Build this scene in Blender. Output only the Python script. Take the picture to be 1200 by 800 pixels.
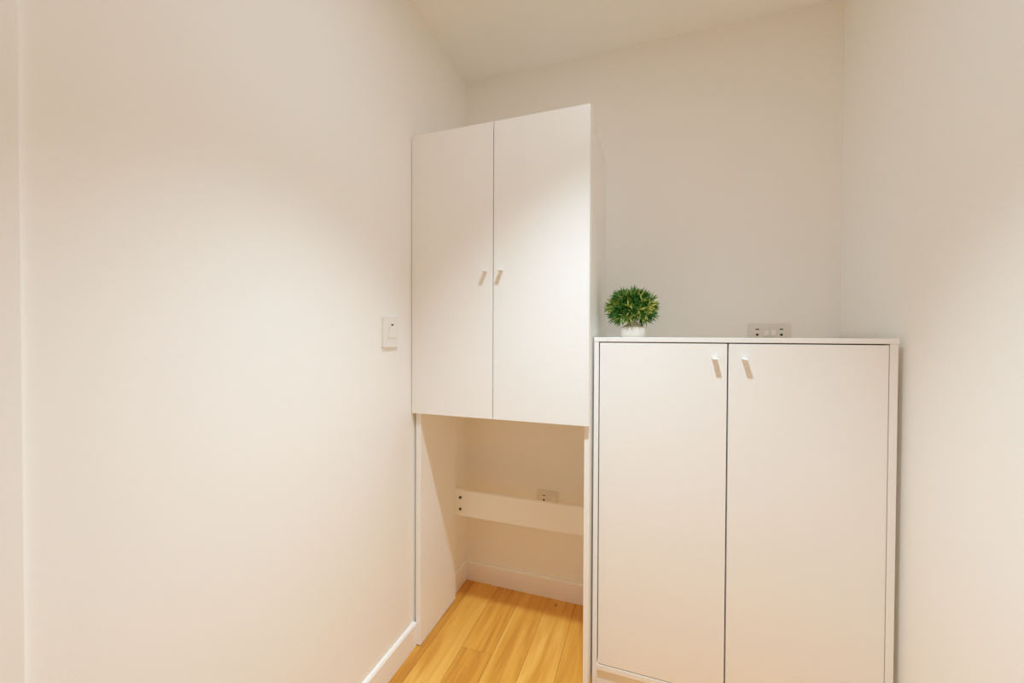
import bpy, bmesh, math, random
from mathutils import Vector, Matrix

# ------------------------------------------------------------------ clear
for o in list(bpy.data.objects):
    bpy.data.objects.remove(o, do_unlink=True)
scene = bpy.context.scene
COL = scene.collection
random.seed(7)

# ------------------------------------------------------------------ camera
F_PX = 466.27                       # focal length in pixels of the 1200 px wide frame
YAW, PITCH, ROLL = math.radians(-19.116), math.radians(-0.699), math.radians(0.241)
CAM_H = 1.179
fwd = Vector((math.sin(YAW) * math.cos(PITCH), math.cos(YAW) * math.cos(PITCH), math.sin(PITCH)))
rgt = Vector((math.cos(YAW), -math.sin(YAW), 0))
upv = rgt.cross(fwd)
r2 = math.cos(ROLL) * rgt + math.sin(ROLL) * upv
u2 = -math.sin(ROLL) * rgt + math.cos(ROLL) * upv
cd = bpy.data.cameras.new('camera')
cam = bpy.data.objects.new('camera', cd)
COL.objects.link(cam)
m = Matrix((r2, u2, -fwd)).transposed().to_4x4()
m.translation = Vector((0, 0, CAM_H))
cam.matrix_world = m
cd.sensor_width = 36.0
cd.lens = 36.0 * F_PX / 1200.0
cd.clip_start = 0.02
scene.camera = cam

# ------------------------------------------------------------------ world, light, exposure
world = bpy.data.worlds.new('world')
scene.world = world
world.use_nodes = True
world.node_tree.nodes['Background'].inputs[0].default_value = (1.0, 0.9, 0.78, 1)
world.node_tree.nodes['Background'].inputs[1].default_value = 0.0
LAMP_COLOR = (0.81, 1.08, 1.26)
LAMP_BEAM_W = 73.0                  # focused part of a downlight
LAMP_SPILL_W = 1.8                 # wide part of a downlight
LAMP_POS = (-0.10, 0.70)
vs = scene.view_settings
vs.view_transform = 'Standard'
vs.look = 'None'
vs.gamma = 1.0
vs.use_curve_mapping = False
vs.exposure = 0.66
scene.cycles.max_bounces = 24
scene.cycles.diffuse_bounces = 20

# ------------------------------------------------------------------ helpers
def bm_box(bm, x0, x1, y0, y1, z0, z1, bev=0.0, seg=2):
    vs_ = [bm.verts.new(p) for p in ((x0, y0, z0), (x1, y0, z0), (x1, y1, z0), (x0, y1, z0),
                                     (x0, y0, z1), (x1, y0, z1), (x1, y1, z1), (x0, y1, z1))]
    fs = [bm.faces.new([vs_[i] for i in q]) for q in
          ((0, 3, 2, 1), (4, 5, 6, 7), (0, 1, 5, 4), (1, 2, 6, 5), (2, 3, 7, 6), (3, 0, 4, 7))]
    if bev > 0:
        es = list({e for f in fs for e in f.edges})
        bmesh.ops.bevel(bm, geom=es, offset=bev, segments=seg, profile=0.5, affect='EDGES')
    return bm

def bm_prism(bm, pts, axis, a0, a1, bev=0.0):
    """extrude a 2-D outline along an axis; outline gives the two other axes in order"""
    def mk(p, a):
        l = list(p)
        l.insert(axis, a)
        return bm.verts.new(l)
    A = [mk(p, a0) for p in pts]
    B = [mk(p, a1) for p in pts]
    n = len(pts)
    fs = [bm.faces.new(A), bm.faces.new(list(reversed(B)))]
    for i in range(n):
        fs.append(bm.faces.new([A[i], B[i], B[(i + 1) % n], A[(i + 1) % n]]))
    bmesh.ops.recalc_face_normals(bm, faces=fs)
    if bev > 0:
        es = list({e for f in fs for e in f.edges})
        bmesh.ops.bevel(bm, geom=es, offset=bev, segments=2, profile=0.5, affect='EDGES')
    return bm

def bm_cyl(bm, c, axis, r, h, seg=24, r_end=None):
    """closed cylinder/cone starting at c and running h along axis"""
    ax = Vector(axis).normalized()
    t = ax.orthogonal().normalized()
    b = ax.cross(t)
    c = Vector(c)
    r_end = r if r_end is None else r_end
    A, B = [], []
    for i in range(seg):
        a = 2 * math.pi * i / seg
        d = t * math.cos(a) + b * math.sin(a)
        A.append(bm.verts.new(c + d * r))
        B.append(bm.verts.new(c + ax * h + d * r_end))
    fs = [bm.faces.new(list(reversed(A))), bm.faces.new(B)]
    for i in range(seg):
        fs.append(bm.faces.new([A[i], A[(i + 1) % seg], B[(i + 1) % seg], B[i]]))
    bmesh.ops.recalc_face_normals(bm, faces=fs)
    return bm

def bm_lathe(bm, prof, seg=40, cap=True):
    rings = []
    for r, z in prof:
        rings.append([bm.verts.new((r * math.cos(2 * math.pi * i / seg), r * math.sin(2 * math.pi * i / seg), z))
                      for i in range(seg)])
    fs = []
    for a, b in zip(rings, rings[1:]):
        for i in range(seg):
            fs.append(bm.faces.new([a[i], a[(i + 1) % seg], b[(i + 1) % seg], b[i]]))
    if cap:
        fs.append(bm.faces.new(list(reversed(rings[0]))))
        fs.append(bm.faces.new(rings[-1]))
    bmesh.ops.recalc_face_normals(bm, faces=fs)
    return bm

def obj(name, bm, mat, parent=None, smooth=False, offset=None):
    if offset is not None:
        bmesh.ops.translate(bm, verts=bm.verts, vec=offset)
    me = bpy.data.meshes.new(name)
    bm.to_mesh(me)
    bm.free()
    me.materials.append(mat)
    if smooth:
        for p in me.polygons:
            p.use_smooth = True
    o = bpy.data.objects.new(name, me)
    COL.objects.link(o)
    if parent is not None:
        o.parent = parent
    return o

def nb():
    return bmesh.new()

def thing(name, label, cat, loc, group=None):
    o = bpy.data.objects.new(name, None)
    o.empty_display_size = 0.05
    COL.objects.link(o)
    o.location = loc
    o['label'] = label
    o['category'] = cat
    if group:
        o['group'] = group
    return o

def struct(name, bm, mat, label, cat):
    o = obj(name, bm, mat)
    o['kind'] = 'structure'
    o['label'] = label
    o['category'] = cat
    return o

# ------------------------------------------------------------------ materials
def new_mat(name):
    mt = bpy.data.materials.new(name)
    mt.use_nodes = True
    nt = mt.node_tree
    return mt, nt, nt.nodes['Principled BSDF']

def paint(name, col, rough, bump=0.0, scale=60.0, var=0.02, spec=0.5):
    mt, nt, b = new_mat(name)
    tc = nt.nodes.new('ShaderNodeTexCoord')
    n = nt.nodes.new('ShaderNodeTexNoise')
    n.inputs['Scale'].default_value = scale
    n.inputs['Detail'].default_value = 4
    nt.links.new(tc.outputs['Object'], n.inputs['Vector'])
    mx = nt.nodes.new('ShaderNodeMix')
    mx.data_type = 'RGBA'
    mx.inputs[6].default_value = tuple(c * (1 - var) for c in col) + (1,)
    mx.inputs[7].default_value = tuple(min(1, c * (1 + var)) for c in col) + (1,)
    nt.links.new(n.outputs['Fac'], mx.inputs[0])
    nt.links.new(mx.outputs[2], b.inputs['Base Color'])
    b.inputs['Roughness'].default_value = rough
    b.inputs['Specular IOR Level'].default_value = spec
    if bump > 0:
        bp = nt.nodes.new('ShaderNodeBump')
        bp.inputs['Strength'].default_value = bump
        bp.inputs['Distance'].default_value = 0.002
        nt.links.new(n.outputs['Fac'], bp.inputs['Height'])
        nt.links.new(bp.outputs['Normal'], b.inputs['Normal'])
    return mt

M_WALL = paint('wall_paint', (0.94, 0.922, 0.893), 0.75, 0.08, 180, 0.006, 0.25)
M_CEIL = paint('ceiling_paint', (0.94, 0.92, 0.887), 0.9, 0.05, 150, 0.006, 0.15)
M_TRIM = paint('trim_gloss_paint', (0.94, 0.925, 0.90), 0.35, 0.03, 90, 0.006)
M_MEL = paint('white_melamine', (0.94, 0.925, 0.90), 0.38, 0.03, 220, 0.006, 0.5)
M_HANDLE = paint('handle_off_white', (0.85, 0.83, 0.79), 0.45, 0, 90, 0.006)
M_PLATE = paint('switch_plate_plastic', (0.81, 0.775, 0.72), 0.3, 0, 90, 0.005)
M_PLATE2 = paint('switch_plate_white', (0.885, 0.86, 0.825), 0.35, 0, 90, 0.005)
M_ROCK = paint('rocker_plastic', (0.90, 0.88, 0.85), 0.25, 0, 90, 0.005)
M_DARK = paint('dark_slot', (0.02, 0.016, 0.012), 0.6, 0, 90, 0.02)
M_SCREW = paint('screw_dark_bronze', (0.07, 0.05, 0.035), 0.4, 0, 90, 0.05)
M_POT = paint('pot_cast_stone', (0.88, 0.80, 0.72), 0.7, 0.15, 140, 0.04)
M_STEM = paint('stem_pale', (0.42, 0.36, 0.20), 0.7, 0, 90, 0.1)

def wood_material():
    mt, nt, b = new_mat('oak_plank')
    N = nt.nodes.new
    L = nt.links.new
    tc = N('ShaderNodeTexCoord')
    oi = N('ShaderNodeObjectInfo')
    off = N('ShaderNodeVectorMath')
    off.operation = 'MULTIPLY_ADD'
    comb = N('ShaderNodeCombineXYZ')
    for i in range(3):
        L(oi.outputs['Random'], comb.inputs[i])
    off.inputs[1].default_value = (37.0, 53.0, 11.0)
    L(comb.outputs[0], off.inputs[0])
    L(tc.outputs['Object'], off.inputs[2])
    mp = N('ShaderNodeMapping')
    mp.inputs['Scale'].default_value = (14.0, 1.6, 14.0)
    L(off.outputs[0], mp.inputs['Vector'])
    n1 = N('ShaderNodeTexNoise')
    n1.inputs['Scale'].default_value = 1.0
    n1.inputs['Detail'].default_value = 5
    n1.inputs['Distortion'].default_value = 1.2
    L(mp.outputs[0], n1.inputs['Vector'])
    mp2 = N('ShaderNodeMapping')
    mp2.inputs['Scale'].default_value = (90.0, 4.0, 90.0)
    L(off.outputs[0], mp2.inputs['Vector'])
    n2 = N('ShaderNodeTexNoise')
    n2.inputs['Scale'].default_value = 1.0
    n2.inputs['Detail'].default_value = 6
    L(mp2.outputs[0], n2.inputs['Vector'])
    cr = N('ShaderNodeValToRGB')
    cr.color_ramp.elements[0].position = 0.28
    cr.color_ramp.elements[0].color = (0.59, 0.248, 0.030, 1)
    cr.color_ramp.elements[1].position = 0.72
    cr.color_ramp.elements[1].color = (0.89, 0.51, 0.112, 1)
    e = cr.color_ramp.elements.new(0.5)
    e.color = (0.76, 0.37, 0.055, 1)
    add = N('ShaderNodeMath')
    add.operation = 'MULTIPLY_ADD'
    add.inputs[1].default_value = 0.22
    L(n2.outputs['Fac'], add.inputs[0])
    sub = N('ShaderNodeMath')
    sub.operation = 'MULTIPLY_ADD'
    sub.inputs[1].default_value = 0.26
    sub.inputs[2].default_value = -0.24
    L(oi.outputs['Random'], sub.inputs[0])
    s2 = N('ShaderNodeMath')
    s2.operation = 'ADD'
    L(n1.outputs['Fac'], s2.inputs[0])
    L(sub.outputs[0], s2.inputs[1])
    L(s2.outputs[0], add.inputs[2])
    L(add.outputs[0], cr.inputs['Fac'])
    # small knots
    vo = N('ShaderNodeTexVoronoi')
    mp3 = N('ShaderNodeMapping')
    mp3.inputs['Scale'].default_value = (5.0, 3.0, 0.0)
    L(off.outputs[0], mp3.inputs['Vector'])
    L(mp3.outputs[0], vo.inputs['Vector'])
    vo.inputs['Scale'].default_value = 1.0
    kr = N('ShaderNodeValToRGB')
    kr.color_ramp.elements[0].position = 0.02
    kr.color_ramp.elements[0].color = (1, 1, 1, 1)
    kr.color_ramp.elements[1].position = 0.06
    kr.color_ramp.elements[1].color = (0, 0, 0, 1)
    L(vo.outputs['Distance'], kr.inputs['Fac'])
    mx = N('ShaderNodeMix')
    mx.data_type = 'RGBA'
    mx.inputs[7].default_value = (0.16, 0.07, 0.02, 1)
    L(kr.outputs['Color'], mx.inputs[0])
    L(cr.outputs['Color'], mx.inputs[6])
    L(mx.outputs[2], b.inputs['Base Color'])
    b.inputs['Roughness'].default_value = 0.42
    bp = N('ShaderNodeBump')
    bp.inputs['Strength'].default_value = 0.12
    bp.inputs['Distance'].default_value = 0.001
    L(n2.outputs['Fac'], bp.inputs['Height'])
    L(bp.outputs['Normal'], b.inputs['Normal'])
    return mt
M_WOOD = wood_material()
M_SUB = paint('subfloor', (0.55, 0.38, 0.20), 0.9, 0, 40, 0.1)

def leaf_material():
    mt, nt, b = new_mat('needle_leaf')
    at = nt.nodes.new('ShaderNodeAttribute')
    at.attribute_name = 'tint'
    cr = nt.nodes.new('ShaderNodeValToRGB')
    cr.color_ramp.elements[0].position = 0.0
    cr.color_ramp.elements[0].color = (0.010, 0.085, 0.012, 1)
    cr.color_ramp.elements[1].position = 1.0
    cr.color_ramp.elements[1].color = (0.74, 0.76, 0.20, 1)
    e = cr.color_ramp.elements.new(0.55)
    e.color = (0.07, 0.27, 0.03, 1)
    nt.links.new(at.outputs['Fac'], cr.inputs['Fac'])
    nt.links.new(cr.outputs['Color'], b.inputs['Base Color'])
    b.inputs['Roughness'].default_value = 0.45
    return mt
M_LEAF = leaf_material()

def emit_material(name, col, s):
    mt, nt, b = new_mat(name)
    b.inputs['Base Color'].default_value = (0.8, 0.8, 0.8, 1)
    b.inputs['Emission Color'].default_value = col + (1,)
    b.inputs['Emission Strength'].default_value = s
    return mt
M_LENS = emit_material('downlight_lens', LAMP_COLOR, 2.0)

# ------------------------------------------------------------------ the room
XL, XR, YB, H = -0.8455, 0.651, 1.754, 2.40
YR = -2.40                         # wall behind the camera
XJ, YJ = -0.8375, 0.305             # flat casing board on the left wall ends here
T = 0.10
struct('wall_back', bm_box(nb(), XL - T, XR + T, YB, YB + T, -0.05, H + 0.05), M_WALL,
       'warm white painted wall behind both cupboards', 'wall')
struct('wall_left', bm_prism(nb(), [(XL - T, YR), (XL, YR), (XL, YB), (XL - T, YB)], 2, -0.05, H + 0.05),
       M_WALL, 'bare warm white wall carrying the light switch', 'wall')
struct('wall_right', bm_box(nb(), XR, XR + T, YR, YB, -0.05, H + 0.05), M_WALL,
       'bare warm white wall beside the low two-door cupboard', 'wall')
struct('wall_front', bm_box(nb(), XL - T, XR + T, YR - T, YR, -0.05, H + 0.05), M_WALL,
       'warm white wall facing the cupboards', 'wall')
struct('trim_1', bm_box(nb(), XL - 0.001, XJ, YJ - 0.09, YJ, 0.0, H, 0.002), M_TRIM,
       'flat white casing board standing at the end of the bare wall', 'trim')
struct('ceiling', bm_box(nb(), XL - T, XR + T, YR - T, YB + T, H, H + T), M_CEIL,
       'plain cream ceiling of the small room', 'ceiling')

# floor: a base slab and separate planks running away from the doorway
PT = 0.009
floor = struct('floor', bm_box(nb(), XL, XR, YR, YB, -0.05, -PT + 0.001), M_SUB,
               'honey oak plank floor with narrow dark joints', 'floor')
PW = 0.1215
x_first = -0.787 - PW
G = 0.0008
col_i = 0
x = x_first
while x < XR:
    xa, xb = max(x + G / 2, XL + 0.0005), min(x + PW - G / 2, XR - 0.0005)
    if xb - xa > 0.004:
        L0 = 1.12
        # where the last butt joint of each row lies; one shows in front of the knee space
        joint = [1.00, 0.80, 1.357, 0.93, 1.08, 0.72, 1.02, 0.66, 1.20, 0.90, 1.35, 0.80, 1.1, 0.7][col_i % 14]
        start = joint - 5 * L0
        y = start
        while y < YB:
            ya, yb_ = max(y + G / 2, YR + 0.0005), min(y + L0 - G / 2, YB - 0.0005)
            if yb_ - ya > 0.02:
                cx, cy = (xa + xb) / 2, (ya + yb_) / 2
                p = obj('plank', bm_box(nb(), xa - cx, xb - cx, ya - cy, yb_ - cy, -PT, 0.0, 0.0005, 1), M_WOOD, floor)
                p.location = (cx, cy, 0)
            y += L0
    x += PW
    col_i += 1

# baseboards: flat boards with a small rounded top edge
BH, BT = 0.090, 0.013
def board_profile(t, h):
    return [(0, 0), (t, 0), (t, h - 0.007), (t - 0.004, h - 0.001), (t - 0.006, h), (0, h)]
struct('baseboard_back', bm_prism(nb(), [(YB - a, b) for a, b in board_profile(BT, BH)], 0, XL, XR), M_TRIM,
       'low white baseboard along the wall under the knee rail', 'baseboard')
bb = bm_prism(nb(), [(XL + a, b) for a, b in board_profile(BT, BH)], 1, YJ, 1.3035)
bm_prism(bb, [(XL + a, b) for a, b in board_profile(BT, BH)], 1, 1.590, YB - BT)   # goes on behind the side panel
struct('baseboard_left', bb, M_TRIM,
       'white baseboard below the light switch wall', 'baseboard')
struct('baseboard_right', bm_prism(nb(), [(XR - a, b) for a, b in board_profile(BT * 0.8, BH)], 1, YR, YB - BT), M_TRIM,
       'white baseboard running beside the low cupboard', 'baseboard')

# ------------------------------------------------------------------ handles
def tab_handle(parent, off, x, y_face, z, w=0.0145, out=0.028, t=0.0032):
    """a thin finger tab standing straight out of the door on a small mounting flange"""
    bm = nb()
    yo = y_face - out
    prof = [(y_face + 0.001, z + 0.0075), (y_face - 0.0018, z + 0.0075), (y_face - 0.0022, z + 0.0028), (y_face - 0.004, z + t / 2),
            (yo + 0.004, z + t / 2), (yo + 0.001, z + t / 2 - 0.0006), (yo, z), (yo, z - 0.0025), (yo + 0.0014, z - 0.0034),
            (yo + 0.0026, z - t / 2 - 0.0004), (y_face + 0.001, z - t / 2)]
    bm_prism(bm, prof, 0, x - w / 2, x + w / 2)
    return obj('handle', bm, M_HANDLE, parent, offset=off)

# ------------------------------------------------------------------ tall unit with knee space
U = Vector((-0.508, 1.50, 0.0))
def u(bm):
    bmesh.ops.translate(bm, verts=bm.verts, vec=-U)
    return bm
YD, YP = 1.285, 1.3035               # door front, carcass front
Z0, Z1 = 0.8905, 1.9223
XPL0, XPL1 = -0.836, -0.8145          # left side panel
XPR0, XPR1 = -0.2005, -0.1835        # right side panel
YSTEP = 1.590                        # below the cupboard the sides are shallower
unit = thing('tall_cupboard', 'tall white two-door wall cupboard standing on side panels over an open knee space', 'cupboard', U)
side = [(YP, 0.004), (YSTEP, 0.004), (YSTEP, 0.86), (YB - 0.001, 0.86), (YB - 0.001, Z1), (YP, Z1)]
obj('side_panel', u(bm_prism(nb(), side, 0, XPL0, XPL1, 0.0008)), M_MEL, unit)
obj('side_panel', u(bm_prism(nb(), side, 0, XPR0, XPR1, 0.0008)), M_MEL, unit)
obj('bottom_panel', u(bm_box(nb(), XPL1, XPR0, YP, YB - 0.001, Z0 + 0.006, Z0 + 0.024, 0.0008)), M_MEL, unit)
obj('top_panel', u(bm_box(nb(), XPL1, XPR0, YP, YB - 0.001, Z1 - 0.02, Z1 - 0.001, 0.0008)), M_MEL, unit)
obj('back_panel', u(bm_box(nb(), XPL1, XPR0, YB - 0.007, YB - 0.001, Z0 + 0.024, Z1 - 0.02)), M_MEL, unit)
XM = -0.5160
for xa, xb, hx in ((-0.8425, XM - 0.0017, -0.5450), (XM + 0.0017, -0.1842, -0.4865)):
    d = obj('door', u(bm_box(nb(), xa, xb, YD, YP - 0.0015, Z0, Z1, 0.0012)), M_MEL, unit)
    tab_handle(d, -U, hx, YD, 1.406, 0.0145, 0.026)
rail = obj('rail', u(bm_box(nb(), XPL1, XPR0, 1.5713, 1.588, 0.391, 0.503, 0.001)), M_MEL, unit)
for z in (0.472, 0.421):
    bm = bm_cyl(nb(), (-0.782, 1.5715, z), (0, -1, 0), 0.0062, 0.0022, 20)
    obj('screw', u(bm), M_SCREW, rail)

# ------------------------------------------------------------------ low two-door cupboard
LC = Vector((0.23, 1.55, 0.0))
def l(bm):
    bmesh.ops.translate(bm, verts=bm.verts, vec=-LC)
    return bm
YT, YTB = 1.355, 1.739
T0, T1, ZT = -0.1768, 0.634, 1.178
low = thing('low_cupboard', 'chest-high white two-door cupboard with framed front and potted plant on top', 'cupboard', LC)
obj('top_panel', l(bm_box(nb(), T0 - 0.0005, T1 + 0.002, YT - 0.001, YB - 0.001, ZT - 0.0148, ZT, 0.0014)), M_MEL, low)
S0, S1 = T0 + 0.0155, T1 - 0.018
obj('side_panel', l(bm_box(nb(), T0, S0, YT, YTB, 0.0, ZT - 0.0149, 0.0009)), M_MEL, low)
obj('side_panel', l(bm_box(nb(), S1, T1, YT, YTB, 0.0, ZT - 0.0149, 0.0009)), M_MEL, low)
ZB = 0.0766
obj('bottom_panel', l(bm_box(nb(), S0, S1, YT, YTB, ZB - 0.022, ZB - 0.004, 0.0009)), M_MEL, low)
obj('plinth', l(bm_box(nb(), S0, S1, YT + 0.010, YT + 0.026, 0.0, ZB - 0.022)), M_MEL, low)
obj('back_panel', l(bm_box(nb(), S0, S1, YTB - 0.008, YTB - 0.002, ZB - 0.004, ZT - 0.0149)), M_MEL, low)
TM = 0.2246
DZ1 = ZT - 0.0148 - 0.0035
for xa, xb, hx in ((S0 + 0.0032, TM - 0.0022, 0.1877), (TM + 0.0022, S1 - 0.0020, 0.2683)):
    d = obj('door', l(bm_box(nb(), xa, xb, YT + 0.0005, YT + 0.0185, ZB, DZ1, 0.0012)), M_MEL, low)
    tab_handle(d, -LC, hx, YT + 0.0005, 1.1147)

# ------------------------------------------------------------------ switch and sockets
def rounded_rect(w, h, r, n=4):
    pts = []
    for cx, cy, a0 in ((w / 2 - r, h / 2 - r, 0), (-w / 2 + r, h / 2 - r, 90), (-w / 2 + r, -h / 2 + r, 180), (w / 2 - r, -h / 2 + r, 270)):
        for i in range(n + 1):
            a = math.radians(a0 + 90 * i / n)
            pts.append((cx + r * math.cos(a), cy + r * math.sin(a)))
    return pts

# light switch on the left wall (local: face +X)
sw = thing('light_switch', 'white single rocker light switch on the bare wall beside the tall cupboard', 'switch', (XL, 1.152, 1.193))
pl = obj('plate', bm_prism(nb(), rounded_rect(0.082, 0.106, 0.005), 0, -0.001, 0.008, 0.0012), M_PLATE2, sw)
rk_bm = bm_prism(nb(), [(0.006, -0.021), (0.0105, -0.021), (0.0135, 0.021), (0.006, 0.021)], 1, -0.014, 0.022, 0.0008)
rk = obj('rocker', rk_bm, M_ROCK, sw)
obj('indicator', bm_box(nb(), 0.0115, 0.0140, -0.003, 0.006, 0.0220, 0.0265), M_DARK, sw)

def socket_plate(name, label, loc, w, h, sockets, rockers):
    """plate on the back wall; local face -Y"""
    s = thing(name, label, 'power outlet', loc, None)
    obj('plate', bm_prism(nb(), rounded_rect(w, h, 0.004), 1, -0.008, 0.001, 0.0012), M_PLATE, s)
    for sx in sockets:
        obj('slot', bm_box(nb(), sx - 0.0058, sx + 0.0058, -0.0086, -0.005, 0.0135, 0.0175), M_DARK, s)
        obj('slot', bm_cyl(nb(), (sx, -0.005, -0.005), (0, -1, 0), 0.0046, 0.0036, 14), M_DARK, s)
    for sx in rockers:
        bm = bm_prism(nb(), [(-0.006, -0.008), (-0.0135, -0.008), (-0.0105, 0.012), (-0.006, 0.012)], 0, sx - 0.0075, sx + 0.0075, 0.0006)
        obj('rocker', bm, M_ROCK, s)
    return s
socket_plate('power_outlet', 'white double power outlet just above the top of the low cupboard', (0.4275, YB, 1.1955), 0.138, 0.074,
             (-0.0395, 0.0395), (-0.010, 0.013))
socket_plate('power_outlet', 'white single power outlet half hidden behind the knee space rail', (-0.4330, YB, 0.4440), 0.098, 0.074,
             (-0.016,), (0.030,))

# ------------------------------------------------------------------ potted plant
PX, PY = -0.058, 1.520
pot = thing('potted_plant', 'small bushy green artificial plant in a squat pale stone pot', 'plant', (PX, PY, ZT))
bm = nb()
rings = []
prof = [(0.0395, 0.0), (0.0418, 0.002), (0.043, 0.014), (0.043, 0.030), (0.040, 0.037), (0.031, 0.042), (0.020, 0.050), (0.013, 0.058), (0.010, 0.062)]
def squircle(a, r, k):
    c, s_ = math.cos(a), math.sin(a)
    n = 2 + 2.5 * k
    d = (abs(c) ** n + abs(s_) ** n) ** (1 / n)
    return r * c / d, r * s_ / d
SEG = 40
for i, (r, z) in enumerate(prof):
    k = 1.0 if z < 0.035 else max(0, 1 - (z - 0.035) / 0.012)
    ring = []
    for j in range(SEG):
        xx, yy = squircle(2 * math.pi * j / SEG, r, k)
        ring.append(bm.verts.new((xx, yy, z)))
    rings.append(ring)
for a, b in zip(rings, rings[1:]):
    for j in range(SEG):
        bm.faces.new([a[j], a[(j + 1) % SEG], b[(j + 1) % SEG], b[j]])
bm.faces.new(list(reversed(rings[0])))
bm.faces.new(rings[-1])
obj('pot', bm, M_POT, pot, smooth=True)

FC = Vector((-0.005, 0.0, 0.108))        # centre of the bush
RX, RY, RZ = 0.098, 0.085, 0.070
rnd = random.Random(11)
# stems from the pot into the bush
for i in range(5):
    a = 2 * math.pi * i / 5 + 0.4
    bm = nb()
    p0 = Vector((0.006 * math.cos(a), 0.006 * math.sin(a), 0.056))
    p1 = FC + Vector((0.035 * math.cos(a), 0.03 * math.sin(a), -0.02))
    bm_cyl(bm, p0, p1 - p0, 0.0022, (p1 - p0).length, 8, 0.0014)
    obj('stem', bm, M_STEM, pot, smooth=True)
# sprigs: each a tuft of narrow pointed blades; all joined as foliage
verts, faces, tints = [], [], []
def blade(base, tip_dir, length, width, tint, bend):
    d = tip_dir.normalized()
    s = d.cross(Vector((rnd.uniform(-1, 1), rnd.uniform(-1, 1), rnd.uniform(-1, 1)))).normalized()
    n = s.cross(d).normalized()
    i0 = len(verts)
    secs = ((0.0, 0.35), (0.35, 1.0), (0.7, 0.75), (1.0, 0.0))
    for k, (t, wf) in enumerate(secs):
        c = base + d * (length * t) + n * (bend * length * t * t)
        tt = tint
        if wf == 0:
            verts.append(c)
            tints.append(min(1, tt + 0.2))
        else:
            fold = n * (width * wf * 0.35)
            verts.extend((c - s * (width * wf / 2) + fold, c - fold * 0.2, c + s * (width * wf / 2) + fold))
            tints.extend((tt, tt, tt))
    for k in range(2):
        a = i0 + 3 * k
        faces.append((a, a + 1, a + 4, a + 3))
        faces.append((a + 1, a + 2, a + 5, a + 4))
    a = i0 + 6
    faces.append((a, a + 1, a + 3))
    faces.append((a + 1, a + 2, a + 3))
NS = 430
for i in range(NS):
    # even directions over the ball, with the underside left open
    zc = 1 - 2 * (i + 0.5) / NS
    ph = i * 2.399963 + rnd.uniform(-0.3, 0.3)
    if zc < -0.80:
        continue
    rr = math.sqrt(1 - zc * zc)
    d = Vector((rr * math.cos(ph), rr * math.sin(ph), zc))
    depth = rnd.uniform(0.50, 0.80) if i % 3 else rnd.uniform(0.08, 0.45)
    c = FC + Vector((d.x * RX * depth, d.y * RY * depth, d.z * RZ * depth))
    tone = rnd.random()  # random leaf colour for each sprig
    base_t = 0.22 + 0.5 * tone if tone < 0.55 else rnd.uniform(0.62, 1.0)
    for k in range(rnd.randint(7, 10)):
        j = Vector((rnd.gauss(0, 1), rnd.gauss(0, 1), rnd.gauss(0, 1))) * 0.55
        dd = d + j
        dd.z += 0.10
        blade(c, dd, rnd.uniform(0.020, 0.037), rnd.uniform(0.0034, 0.0056),
              max(0.05, min(1, base_t + rnd.uniform(-0.15, 0.15))), rnd.uniform(-0.25, 0.25))
me = bpy.data.meshes.new('foliage')
me.from_pydata(verts, [], faces)
at = me.attributes.new('tint', 'FLOAT', 'POINT')
at.data.foreach_set('value', tints)
me.materials.append(M_LEAF)
fo = bpy.data.objects.new('foliage', me)
COL.objects.link(fo)
fo.parent = pot
fo['kind'] = 'stuff'

# ------------------------------------------------------------------ ceiling downlights
def downlight(label, x, y):
    t = thing('ceiling_downlight_offscreen', label, 'downlight', (x, y, H))
    obj('trim_ring', bm_lathe(nb(), [(0.040, 0.001), (0.056, 0.001), (0.056, -0.003), (0.053, -0.005), (0.043, -0.004), (0.040, -0.001), (0.040, 0.001)], 48, False),
        M_TRIM, t, smooth=True)
    obj('lens', bm_cyl(nb(), (0, 0, 0.001), (0, 0, -1), 0.0405, 0.002, 40), M_LENS, t)
    ld = bpy.data.lights.new('downlight_beam_offscreen', 'SPOT')
    ld.energy = LAMP_BEAM_W
    ld.color = LAMP_COLOR
    ld.spot_size = math.radians(88)
    ld.spot_blend = 1.0
    ld.shadow_soft_size = 0.035
    lo = bpy.data.objects.new('downlight_beam_offscreen', ld)
    COL.objects.link(lo)
    lo.parent = t
    lo.location = (0, 0, -0.012)
    la = bpy.data.lights.new('downlight_spill_offscreen', 'AREA')
    la.shape = 'DISK'
    la.size = 0.08
    la.energy = LAMP_SPILL_W
    la.color = LAMP_COLOR
    ao = bpy.data.objects.new('downlight_spill_offscreen', la)
    COL.objects.link(ao)
    ao.parent = t
    ao.location = (0, 0, -0.008)
    return t
downlight('round recessed ceiling downlight in front of the tall cupboard', *LAMP_POS)
